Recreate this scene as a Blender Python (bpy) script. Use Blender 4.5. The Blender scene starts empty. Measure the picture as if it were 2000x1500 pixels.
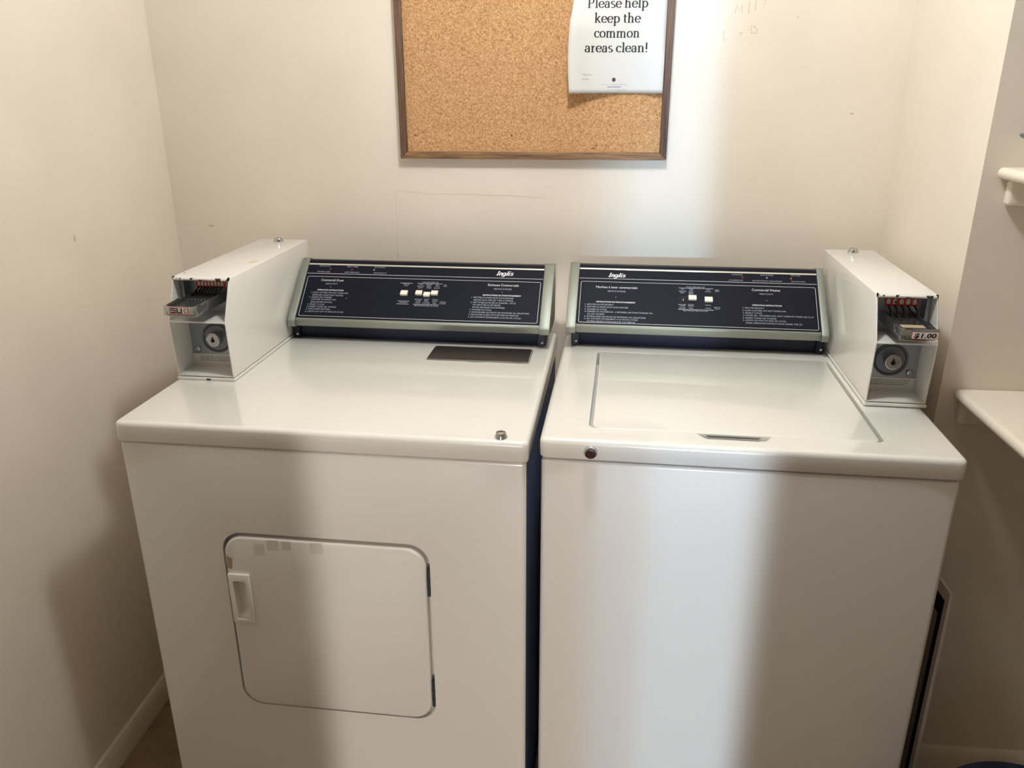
import bpy, bmesh, math, random
from mathutils import Vector, Matrix
random.seed(4)
SC = bpy.context.scene
COL = SC.collection
R = math.radians

# ---------------------------------------------------------------- camera
cd = bpy.data.cameras.new('camera'); cam = bpy.data.objects.new('camera', cd); COL.objects.link(cam)
cd.sensor_width = 36.0; cd.lens = 28.43; cd.clip_start = 0.02
cx_ = Vector((0.99487787, 0.10105122, -0.00258309)); cu_ = Vector((-0.032736, 0.3462614, 0.93756674))
cb_ = Vector((0.09563669, -0.93267985, 0.34779582))
M = Matrix.Identity(4)
for i in range(3):
    M[i][0] = cx_[i]; M[i][1] = cu_[i]; M[i][2] = cb_[i]
M[0][3], M[1][3], M[2][3] = 0.83430468, -1.23278168, 1.46903679
cam.matrix_world = M
SC.camera = cam

# ---------------------------------------------------------------- world, lights, exposure
wd = bpy.data.worlds.new('world'); SC.world = wd; wd.use_nodes = True
bg = wd.node_tree.nodes['Background']; bg.inputs[0].default_value = (0.75, 0.85, 1.0, 1); bg.inputs[1].default_value = 0.3

def area(name, loc, size, size_y, energy, color, target=None, spread=180, shape='RECTANGLE'):
    l = bpy.data.lights.new(name, 'AREA'); l.shape = shape; l.size = size; l.size_y = size_y
    l.energy = energy; l.color = color; l.spread = R(spread)
    o = bpy.data.objects.new(name, l); COL.objects.link(o); o.location = loc
    if target is not None:
        o.rotation_euler = (Vector(target) - Vector(loc)).to_track_quat('-Z', 'Y').to_euler()
    return o
pl_ = bpy.data.lights.new('ceiling_bulb', 'POINT'); pl_.energy = 34.5; pl_.color = (0.92, 0.98, 1.0); pl_.shadow_soft_size = 0.075
po_ = bpy.data.objects.new('ceiling_bulb', pl_); COL.objects.link(po_); po_.location = (0.82, -0.07, 2.22)
# daylight that comes through the doorway behind the photographer
area('doorway_daylight', (0.80, -2.3, 0.60), 0.78, 0.96, 0.86, (1.0, 0.92, 0.86), (0.74, 0.0, 0.56), spread=2.8)
area('doorway_daylight_upper', (0.78, -2.3, 1.66), 0.80, 0.90, 0.22, (1.0, 0.95, 0.90), (0.72, 0.0, 1.62), spread=6)
area('doorway_daylight_clear', (1.055, -2.29, 1.10), 0.28, 2.0, 0.30, (0.40, 0.70, 1.0), (0.985, 0.0, 1.06), spread=2.4)
area('doorway_daylight_edge', (1.10, -2.28, 1.10), 0.19, 2.0, 0.26, (0.40, 0.70, 1.0), (1.028, 0.0, 1.06), spread=2.4)
SC.view_settings.view_transform = 'Standard'; SC.view_settings.look = 'None'
SC.view_settings.gamma = 1.0; SC.view_settings.exposure = 0.0; SC.view_settings.use_curve_mapping = False
try: SC.cycles.max_bounces = 10; SC.cycles.diffuse_bounces = 6
except Exception: pass

# ---------------------------------------------------------------- materials
def lin(c):
    f = lambda v: v/12.92 if v <= 0.04045 else ((v+0.055)/1.055)**2.4
    return tuple(f(v/255.0) for v in c)
def mat(name, rgb, rough=0.5, metal=0.0, coat=0.0, spec=0.5):
    m = bpy.data.materials.new(name); m.use_nodes = True
    b = m.node_tree.nodes['Principled BSDF']
    b.inputs['Base Color'].default_value = (*lin(rgb), 1); b.inputs['Roughness'].default_value = rough
    b.inputs['Metallic'].default_value = metal; b.inputs['Specular IOR Level'].default_value = spec
    b.inputs['Coat Weight'].default_value = coat; b.inputs['Coat Roughness'].default_value = 0.06
    return m
def nodes(m): return m.node_tree.nodes, m.node_tree.links, m.node_tree.nodes['Principled BSDF']
def ramp(N, stops):
    r = N.new('ShaderNodeValToRGB'); e = r.color_ramp.elements
    while len(e) < len(stops): e.new(0.5)
    for k, (p, c) in enumerate(stops): e[k].position = p; e[k].color = (*lin(c), 1)
    return r
def coords(m, scale=(1, 1, 1), kind='Object'):
    N, L, b = nodes(m); t = N.new('ShaderNodeTexCoord'); mp = N.new('ShaderNodeMapping')
    mp.inputs['Scale'].default_value = scale; L.new(t.outputs[kind], mp.inputs['Vector']); return mp.outputs['Vector']
def noise(m, vec, scale, detail=3, rough=0.5):
    N, L, b = nodes(m); n = N.new('ShaderNodeTexNoise'); n.inputs['Scale'].default_value = scale
    n.inputs['Detail'].default_value = detail; n.inputs['Roughness'].default_value = rough
    L.new(vec, n.inputs['Vector']); return n.outputs['Fac']
def bump(m, fac, strength, dist):
    N, L, b = nodes(m); n = N.new('ShaderNodeBump'); n.inputs['Strength'].default_value = strength
    n.inputs['Distance'].default_value = dist; L.new(fac, n.inputs['Height']); L.new(n.outputs['Normal'], b.inputs['Normal'])

def wall_mat(name, rgb):
    m = mat(name, rgb, 0.42, spec=0.4); N, L, b = nodes(m); v = coords(m)
    f = noise(m, v, 5.0, 4); c = tuple(max(0, k-5) for k in rgb)
    r = ramp(N, [(0.35, c), (0.65, rgb)]); L.new(f, r.inputs[0]); L.new(r.outputs[0], b.inputs['Base Color'])
    bump(m, noise(m, v, 230, 3), 0.10, 0.002); return m
M_WALL = wall_mat('wall_paint', (232, 221, 207))
M_CEIL = wall_mat('ceiling_paint', (212, 204, 192))
M_TRIM = mat('trim_paint', (226, 214, 198), 0.4)
def floor_mat():
    m = mat('vinyl_floor', (150, 128, 106), 0.45); N, L, b = nodes(m); v = coords(m)
    f = noise(m, v, 9, 6, 0.7); r = ramp(N, [(0.3, (118, 98, 80)), (0.7, (164, 142, 118))]); L.new(f, r.inputs[0])
    br = N.new('ShaderNodeTexBrick'); br.offset = 0; br.inputs['Scale'].default_value = 1; br.inputs['Brick Width'].default_value = 0.305
    br.inputs['Row Height'].default_value = 0.305; br.inputs['Mortar Size'].default_value = 0.0015
    L.new(v, br.inputs['Vector']); L.new(r.outputs[0], br.inputs['Color1']); L.new(r.outputs[0], br.inputs['Color2'])
    br.inputs['Mortar'].default_value = (*lin((92, 76, 62)), 1); L.new(br.outputs['Color'], b.inputs['Base Color']); return m
M_FLOOR = floor_mat()
def enamel(name, rgb, rough=0.28):
    m = mat(name, rgb, rough, coat=1.0); v = coords(m); bump(m, noise(m, v, 7, 1), 0.05, 0.01); return m
M_ENAM = enamel('white_enamel', (232, 229, 223))
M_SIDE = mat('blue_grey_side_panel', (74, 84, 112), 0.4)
M_BOXP = mat('coin_box_paint', (231, 228, 222), 0.28, coat=0.5)
M_NAVY = mat('navy_plastic', (20, 24, 44), 0.45, spec=0.3)
M_FACE = mat('printed_panel_face', (16, 18, 33), 0.5, spec=0.15)
M_SILV = mat('satin_aluminium', (146, 150, 141), 0.5, metal=0.7)
M_SILV2 = mat('bright_trim', (214, 211, 200), 0.4, metal=0.7)
M_INK = mat('white_print', (224, 225, 230), 0.5)
M_DIM = mat('grey_print', (176, 180, 196), 0.5)
M_BTN = mat('ivory_button', (240, 234, 220), 0.35)
M_DARK = mat('dark_void', (12, 12, 14), 0.8)
M_BLK = mat('black_plastic', (16, 16, 18), 0.45)
M_CHROME = mat('chrome', (200, 202, 204), 0.18, metal=1.0)
M_STEEL = mat('zinc_steel', (158, 164, 172), 0.38, metal=0.9)
M_DSTEEL = mat('dark_steel', (116, 121, 130), 0.33, metal=0.9)
M_RED = mat('red_label', (214, 58, 40), 0.4)
M_WHT = mat('label_white', (232, 230, 224), 0.5)
M_BTXT = mat('black_print', (22, 20, 20), 0.6)
M_GTXT = mat('grey_text', (120, 116, 112), 0.6)
M_HOUS = mat('handle_plastic', (240, 236, 226), 0.35)
M_PAPER = mat('paper', (210, 208, 205), 0.7)
M_TAN = mat('tan_tape', (172, 156, 128), 0.6)
M_BLUE = mat('blue_plastic', (24, 29, 54), 0.5)
M_SLIDE = mat('slide_steel', (132, 133, 136), 0.26, metal=0.9)
M_SHELF = mat('shelf_paint', (236, 226, 212), 0.38)
M_PENC = mat('pencil_grey', (178, 160, 142), 0.8)
M_CRACK = mat('crack_line', (200, 184, 164), 0.9)
M_AMB = mat('amber_lens', (190, 120, 70), 0.3)
M_REDL = mat('red_lens', (150, 62, 52), 0.3)
M_CLR = mat('clear_lens', (170, 172, 170), 0.3)
M_STAIN = mat('ink_stain', (48, 48, 74), 0.6)
M_MARK = mat('brown_mark', (128, 88, 54), 0.9)
M_SCUFF = mat('scuff_mark', (204, 190, 170), 0.8)
M_RESID = mat('tape_residue', (228, 224, 216), 0.34, coat=0.9)
M_HINGE = mat('hinge_steel', (70, 74, 82), 0.5, metal=0.6)
def cork():
    m = mat('cork', (196, 148, 96), 0.85, spec=0.2); N, L, b = nodes(m); v = coords(m)
    n1 = noise(m, v, 300, 3, 0.7); r1 = ramp(N, [(0.28, (132, 88, 50)), (0.43, (182, 136, 93)), (0.56, (199, 156, 112)), (0.72, (224, 186, 146))])
    L.new(n1, r1.inputs[0]); n2 = noise(m, v, 130, 2); r2 = ramp(N, [(0.26, (150, 104, 60)), (0.36, (255, 255, 255))]); L.new(n2, r2.inputs[0])
    mx = N.new('ShaderNodeMix'); mx.data_type = 'RGBA'; mx.blend_type = 'MULTIPLY'; mx.inputs['Factor'].default_value = 0.45
    L.new(r1.outputs[0], mx.inputs['A']); L.new(r2.outputs[0], mx.inputs['B'])
    L.new(mx.outputs['Result'], b.inputs['Base Color']); bump(m, n1, 0.3, 0.001); return m
M_CORK = cork()
def wood(name, sc, lo, hi):
    m = mat(name, lo, 0.5); N, L, b = nodes(m); v = coords(m, sc)
    f = noise(m, v, 1.0, 5, 0.65); r = ramp(N, [(0.35, lo), (0.62, hi)]); L.new(f, r.inputs[0]); L.new(r.outputs[0], b.inputs['Base Color']); return m
M_WOODV = wood('walnut_upright', (260, 260, 9), (66, 44, 34), (112, 82, 62))
M_WOODH = wood('walnut_rail', (9, 260, 260), (84, 58, 38), (150, 114, 78))
def brushed(name, rgb, rgb2, rough):
    m = mat(name, rgb, rough, metal=0.7); N, L, b = nodes(m); v = coords(m, (4, 400, 1))
    f = noise(m, v, 1.0, 3); r = ramp(N, [(0.3, rgb), (0.7, rgb2)]); L.new(f, r.inputs[0]); L.new(r.outputs[0], b.inputs['Base Color']); return m
M_LINT = brushed('lint_cover_metal', (66, 58, 56), (92, 84, 80), 0.42)
def chipped():
    # white paint with black chips along the front lip of the coin box roof
    m = mat('chipped_lip_paint', (232, 228, 222), 0.3, coat=0.3); N, L, b = nodes(m); v = coords(m)
    f = noise(m, v, 120, 3, 0.6); r = ramp(N, [(0.555, (232, 228, 222)), (0.575, (30, 28, 28))]); L.new(f, r.inputs[0]); L.new(r.outputs[0], b.inputs['Base Color']); return m
M_CHIP = chipped()

# ---------------------------------------------------------------- mesh helpers
ORG = [Vector((0, 0, 0))]
def obj(name, bm, m, parent=None, smooth=35, label=None, bev=None):
    if bev:
        bm.normal_update(); es = [e for e in bm.edges if len(e.link_faces) == 2 and e.calc_face_angle(0) > 0.6]
        bmesh.ops.bevel(bm, geom=es, offset=bev[0], segments=bev[1], affect='EDGES', profile=0.5, clamp_overlap=True)
    me = bpy.data.meshes.new(name)
    if parent is not None: bmesh.ops.translate(bm, vec=-ORG[0], verts=bm.verts)
    bm.to_mesh(me); bm.free()
    ms = m if isinstance(m, (list, tuple)) else [m]
    for k in ms: me.materials.append(k)
    for p in me.polygons: p.use_smooth = True
    me.set_sharp_from_angle(angle=R(smooth))
    o = bpy.data.objects.new(name, me); COL.objects.link(o)
    if parent is not None: o.parent = parent
    if label: o['label'] = label
    return o
def sub(name, bm, m, parent, **k):
    return obj(name, bm, m, parent, **k)
def thing(name, label, cat, base, rot=0.0, frame=None):
    """Empty at the thing's base; frame=(origin, angle) means base is given in that local frame."""
    o = bpy.data.objects.new(name, None); COL.objects.link(o); o.empty_display_size = 0.1
    b = Vector(base)
    if frame:
        og, a = frame; rot = a
        o.location = Matrix.Rotation(a, 4, 'Z') @ b + Vector(og)
    else: o.location = b
    o.rotation_euler = (0, 0, rot); o['label'] = label; o['category'] = cat
    ORG[0] = b; return o
def tag(o, label, cat): o['label'] = label; o['category'] = cat; return o
def structure(o): o['kind'] = 'structure'; return o
def NB(): return bmesh.new()
def box(bm, x0, x1, y0, y1, z0, z1, mi=0):
    v = [bm.verts.new(p) for p in ((x0, y0, z0), (x1, y0, z0), (x1, y1, z0), (x0, y1, z0), (x0, y0, z1), (x1, y0, z1), (x1, y1, z1), (x0, y1, z1))]
    for f in ((3, 2, 1, 0), (4, 5, 6, 7), (0, 1, 5, 4), (1, 2, 6, 5), (2, 3, 7, 6), (3, 0, 4, 7)):
        bm.faces.new([v[i] for i in f]).material_index = mi
    return v
def prism(bm, pts, ax, a, b, mi=0):
    """pts: 2-D outline; ax 0: (y,z) along x, 1: (x,z) along y, 2: (x,y) along z."""
    def P(p, t): return ((t, p[0], p[1]), (p[0], t, p[1]), (p[0], p[1], t))[ax]
    A = [bm.verts.new(P(p, a)) for p in pts]; B = [bm.verts.new(P(p, b)) for p in pts]
    n = len(pts); fs = [bm.faces.new(A), bm.faces.new(B[::-1])]
    for i in range(n): fs.append(bm.faces.new((A[i], B[i], B[(i+1) % n], A[(i+1) % n])))
    for f in fs: f.material_index = mi
    bmesh.ops.recalc_face_normals(bm, faces=fs); return fs
def rrect(x0, x1, y0, y1, r, n=8):
    if not isinstance(r, (list, tuple)): r = [r]*4
    out = []
    for (cx, cy, a, q) in ((x1-r[0], y0+r[0], -90, r[0]), (x1-r[1], y1-r[1], 0, r[1]), (x0+r[2], y1-r[2], 90, r[2]), (x0+r[3], y0+r[3], 180, r[3])):
        for k in range(n+1):
            t = R(a+90*k/n); out.append((cx+q*math.cos(t), cy+q*math.sin(t)))
    return out
def lathe(bm, prof, c, axis=2, n=28, sign=1, mi=0):
    """prof: (radius, height) pairs turned about the axis through c."""
    rings = []
    for (r, h) in prof:
        ring = []
        for k in range(n):
            t = 2*math.pi*k/n; a, b, hh = r*math.cos(t), r*math.sin(t), h*sign
            p = ((hh, a, b), (a, hh, b), (a, b, hh))[axis]
            ring.append(bm.verts.new((c[0]+p[0], c[1]+p[1], c[2]+p[2])))
        rings.append(ring)
    fs = []
    for A, B in zip(rings, rings[1:]):
        for k in range(n): fs.append(bm.faces.new((A[k], A[(k+1) % n], B[(k+1) % n], B[k])))
    fs.append(bm.faces.new(rings[0])); fs.append(bm.faces.new(rings[-1]))
    for f in fs: f.material_index = mi
    bmesh.ops.recalc_face_normals(bm, faces=fs)
def tube(bm, pts, r, n=8, mi=0):
    pts = [Vector(p) for p in pts]; rings = []
    for i, p in enumerate(pts):
        d = (pts[min(i+1, len(pts)-1)] - pts[max(i-1, 0)]).normalized()
        up = Vector((0, 0, 1)) if abs(d.z) < 0.9 else Vector((1, 0, 0))
        a = d.cross(up).normalized(); b = a.cross(d)
        rr = r[i] if isinstance(r, (list, tuple)) else r
        rings.append([bm.verts.new(p + a*rr*math.cos(2*math.pi*k/n) + b*rr*math.sin(2*math.pi*k/n)) for k in range(n)])
    fs = []
    for A, B in zip(rings, rings[1:]):
        for k in range(n): fs.append(bm.faces.new((A[k], A[(k+1) % n], B[(k+1) % n], B[k])))
    fs.append(bm.faces.new(rings[0][::-1])); fs.append(bm.faces.new(rings[-1]))
    for f in fs: f.material_index = mi
    bmesh.ops.recalc_face_normals(bm, faces=fs)
def bev(bm, w, n, test=None):
    bm.normal_update()
    es = [e for e in bm.edges if len(e.link_faces) == 2 and e.calc_face_angle(0) > 0.6 and (test is None or test(e))]
    bmesh.ops.bevel(bm, geom=es, offset=w, segments=n, affect='EDGES', profile=0.5, clamp_overlap=True)
def carve(bm, cutters):
    """boolean difference of bm and every cutter bmesh; gives a new bmesh."""
    me = bpy.data.meshes.new('t'); bm.to_mesh(me); bm.free(); o = bpy.data.objects.new('t', me); COL.objects.link(o); cs = []
    for c in cutters:
        cm = bpy.data.meshes.new('c'); c.to_mesh(cm); c.free(); co = bpy.data.objects.new('c', cm); COL.objects.link(co)
        md = o.modifiers.new('b', 'BOOLEAN'); md.operation = 'DIFFERENCE'; md.solver = 'EXACT'; md.object = co; cs.append(co)
    dg = bpy.context.evaluated_depsgraph_get(); dg.update()
    r = bpy.data.meshes.new_from_object(o.evaluated_get(dg)); out = bmesh.new(); out.from_mesh(r)
    for k in cs + [o]:
        d = k.data; bpy.data.objects.remove(k); bpy.data.meshes.remove(d)
    bpy.data.meshes.remove(r)
    return out
def text(bm, s, place, x, v, width, height, bold=0, shear=0.0, mi=0):
    """adds lettering: place(u, v) gives the 3-D point; fitted to width and cap height."""
    cu = bpy.data.curves.new('t', 'FONT'); cu.body = s; cu.size = 1.0; cu.resolution_u = 2; cu.fill_mode = 'FRONT'
    cu.offset = 0.022 if bold == 1 else (0.03 if bold == 2 else 0.0); cu.shear = shear
    o = bpy.data.objects.new('t', cu); COL.objects.link(o)
    dg = bpy.context.evaluated_depsgraph_get(); dg.update()
    me = bpy.data.meshes.new_from_object(o.evaluated_get(dg))
    xs = [q.co.x for q in me.vertices]; x0, x1 = min(xs), max(xs); sx = width/(x1-x0); sy = height/0.73
    vs = [bm.verts.new(place(x+(q.co.x-x0)*sx, v+q.co.y*sy)) for q in me.vertices]
    for p in me.polygons:
        try: bm.faces.new([vs[i] for i in p.vertices]).material_index = mi
        except ValueError: pass
    bpy.data.objects.remove(o); bpy.data.curves.remove(cu); bpy.data.meshes.remove(me)
def flat(bm, place, pts, mi=0):
    f = bm.faces.new([bm.verts.new(place(*p)) for p in pts]); f.material_index = mi; return f
def ribbon(bm, place, pts, w, closed=False, mi=0):
    """flat printed line along 2-D points."""
    n = len(pts); L_ = []; R_ = []
    for i, p in enumerate(pts):
        a = pts[i-1] if (i > 0 or closed) else p; b = pts[(i+1) % n] if (i < n-1 or closed) else p
        d = Vector((b[0]-a[0], b[1]-a[1])).normalized(); nx, ny = -d.y*w/2, d.x*w/2
        L_.append(bm.verts.new(place(p[0]+nx, p[1]+ny))); R_.append(bm.verts.new(place(p[0]-nx, p[1]-ny)))
    for i in range(n if closed else n-1):
        j = (i+1) % n; bm.faces.new((R_[i], R_[j], L_[j], L_[i])).material_index = mi
def arc(cx, cy, rx, ry, a0, a1, n=14): return [(cx+rx*math.cos(R(a0+(a1-a0)*k/n)), cy+ry*math.sin(R(a0+(a1-a0)*k/n))) for k in range(n+1)]
def nib(bm, place, pts, tw=0.255, th=0.11, mi=0):
    """stroke of a broad-nib pen: thick when it runs up or down, thin when it runs across."""
    ring = []
    for i, p in enumerate(pts):
        a = pts[max(i-1, 0)]; b = pts[min(i+1, len(pts)-1)]; d = Vector((b[0]-a[0], b[1]-a[1]))
        if d.length < 1e-9: d = Vector((0, 1))
        d.normalize(); k = 0.5*math.sqrt((tw*d.y)**2 + (th*d.x)**2)
        ring.append((bm.verts.new(place(p[0]-d.y*k, p[1]+d.x*k)), bm.verts.new(place(p[0]+d.y*k, p[1]-d.x*k))))
    for A, B in zip(ring, ring[1:]):
        try: bm.faces.new((A[1], B[1], B[0], A[0])).material_index = mi
        except ValueError: pass
LOGO = [[(0.30, 0.04), (0.30, 1.46)], [(0.08, 0.09), (0.52, 0.09)], [(0.08, 1.40), (0.52, 1.40)],
        [(0.80, 0.0), (0.80, 0.98)], [(0.80, 0.68)] + arc(1.06, 0.64, 0.26, 0.30, 150, 0, 10) + [(1.32, 0.10), (1.44, 0.06)],
        arc(1.88, 0.50, 0.31, 0.42, 40, 320, 18), [(2.18, 0.95), (2.18, -0.18)] + arc(1.88, -0.14, 0.30, 0.26, 0, -150, 10),
        [(2.18, 0.14), (2.42, 0.08), (2.62, 0.30)], [(2.66, 1.48), (2.66, 0.22), (2.80, 0.07), (3.00, 0.12)],
        [(3.12, 0.96), (3.12, 0.22), (3.26, 0.07), (3.42, 0.10)], [(3.12, 1.18), (3.12, 1.42)],
        arc(3.86, 0.70, 0.24, 0.22, 40, 215, 9) + arc(3.82, 0.28, 0.28, 0.21, 75, -150, 11)]
def logo(bm, place, x, v, width, cap):
    sx = width/(4.15+0.32*1.0); sy = cap/1.46
    for i, st in enumerate(LOGO): nib(bm, lambda a, b: place(x+(a-0.02+0.34*b)*sx, v+b*sy) + PN*(0.00002*i), st, 0.30, 0.20)
D_TEXT = [
    ('Commercial Dryer', 0.1847, 0.1071, 0.0548, 0.0069, 0),
    ('HEAVY DUTY', 0.1974, 0.0980, 0.0291, 0.0039, 0),
    ('OPERATING INSTRUCTIONS', 0.1807, 0.0804, 0.0631, 0.0038, 1),
    ('1. LOAD CLOTHES. DO NOT OVERLOAD', 0.1669, 0.0728, 0.0894, 0.0043, 0),
    ('(SMALLER LOADS DRY FASTER)', 0.1720, 0.0660, 0.0737, 0.0042, 0),
    ('2. CLEAN LINT SCREEN', 0.1654, 0.0598, 0.0545, 0.0042, 0),
    ('LOCATED ON DRYER TOP', 0.1716, 0.0536, 0.0592, 0.0042, 0),
    ('(FOR FASTER DRYING)', 0.1717, 0.0465, 0.0517, 0.0042, 0),
    ('3. SELECT CYCLE', 0.1656, 0.0402, 0.0404, 0.0042, 0),
    ('4. INSERT COINS OR TOKENS', 0.1653, 0.0338, 0.0695, 0.0042, 0),
    ('5. PUSH START BUTTON', 0.1648, 0.0274, 0.0566, 0.0042, 0),
    ('6. LIGHTS GO OUT AT END OF CYCLE', 0.1644, 0.0207, 0.0903, 0.0042, 0),
    ('REGULAR HEAVY', 0.1722, 0.1485, 0.0286, 0.0033, 0),
    ('REGULIER LOURD', 0.1700, 0.1322, 0.0309, 0.0033, 0),
    ('PERM. PRESS', 0.2399, 0.1480, 0.0266, 0.0033, 0),
    ('APPRET PERMANENT', 0.2355, 0.1320, 0.0369, 0.0033, 0),
    ('KNIT DELICATE', 0.3056, 0.1483, 0.0254, 0.0033, 0),
    ('TRICOTS DELICATS', 0.3061, 0.1322, 0.0314, 0.0033, 0),
    ('PUSH TO', 0.3825, 0.1036, 0.0146, 0.0032, 0),
    ('START', 0.3850, 0.0993, 0.0100, 0.0032, 0),
    ('ENFONCER POUR', 0.3760, 0.0567, 0.0275, 0.0031, 0),
    ('DEMARRER', 0.3807, 0.0531, 0.0189, 0.0031, 0),
    ('CYCLE TEMP SELECTOR', 0.4250, 0.1100, 0.0395, 0.0032, 0),
    ('HIGH', 0.4202, 0.1033, 0.0081, 0.0032, 0),
    ('MEDIUM', 0.4370, 0.1034, 0.0131, 0.0032, 0),
    ('LOW', 0.4591, 0.1034, 0.0073, 0.0032, 0),
    ('REGULAR', 0.4161, 0.0986, 0.0164, 0.0032, 0),
    ('PERM.', 0.4377, 0.0988, 0.0112, 0.0032, 0),
    ('KNITS', 0.4584, 0.0988, 0.0096, 0.0032, 0),
    ('HEAVY', 0.4187, 0.0942, 0.0106, 0.0032, 0),
    ('PRESS', 0.4383, 0.0944, 0.0111, 0.0032, 0),
    ('DELICATE', 0.4562, 0.0943, 0.0134, 0.0032, 0),
    ('NO', 0.4788, 0.1041, 0.0048, 0.0032, 0),
    ('HEAT', 0.4774, 0.1003, 0.0083, 0.0032, 0),
    ('REGULIER', 0.4153, 0.0624, 0.0169, 0.0031, 0),
    ('APPRET', 0.4368, 0.0628, 0.0124, 0.0031, 0),
    ('TRICOTS', 0.4559, 0.0630, 0.0133, 0.0031, 0),
    ('LOURD', 0.4185, 0.0581, 0.0115, 0.0031, 0),
    ('PERM.', 0.4384, 0.0583, 0.0096, 0.0031, 0),
    ('DELICAT', 0.4574, 0.0585, 0.0115, 0.0031, 0),
    ('CHAUD', 0.4182, 0.0536, 0.0115, 0.0031, 0),
    ('MOYEN', 0.4354, 0.0534, 0.0156, 0.0031, 0),
    ('BAS', 0.4591, 0.0534, 0.0076, 0.0031, 0),
    ('SANS', 0.4747, 0.0573, 0.0137, 0.0031, 0),
    ('CHALEUR', 0.4738, 0.0529, 0.0152, 0.0031, 0),
    ('SELECTEUR DE TEMP. DE CYCLE', 0.4166, 0.0456, 0.0551, 0.0031, 0),
    ('Sécheuse Commerciale', 0.5795, 0.1061, 0.0709, 0.0072, 0),
    ('SERVICE INTENSE', 0.5943, 0.0964, 0.0404, 0.0043, 0),
    ('INSTRUCTIONS DE FONCTIONNEMENT', 0.5708, 0.0791, 0.0873, 0.0040, 1),
    ('1. METTRE LE LINGE SANS SURCHARGER', 0.5456, 0.0721, 0.0964, 0.0042, 0),
    ("(SECHE PLUS VITE S'IL Y EN A MOINS)", 0.5510, 0.0654, 0.0907, 0.0042, 0),
    ('2. NETTOYER LE FILTRE A CHARPIE - SITUE', 0.5447, 0.0587, 0.1028, 0.0042, 0),
    ('AU HAUT DE LA SECHEUSE.', 0.5507, 0.0524, 0.0638, 0.0042, 0),
    ('(POUR SECHAGE PLUS RAPIDE)', 0.5506, 0.0458, 0.0732, 0.0042, 0),
    ('3. CHOISIR LE CYCLE', 0.5448, 0.0393, 0.0494, 0.0041, 0),
    ('4. INTRODUIRE LES PIECES DE MONNAIE OU LES JETONS', 0.5451, 0.0327, 0.1351, 0.0041, 0),
    ('5. ENFONCER LE BOUTON DE MISE EN MARCHE.', 0.5446, 0.0263, 0.1127, 0.0041, 0),
    ("6. LES VOYANTS S'ETEIGNENT A LA FIN DU CYCLE", 0.5441, 0.0197, 0.1188, 0.0041, 0),
    ('Inglis', 0.5952, 0.1357, 0.0412, 0.0119, 2),
]
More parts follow.
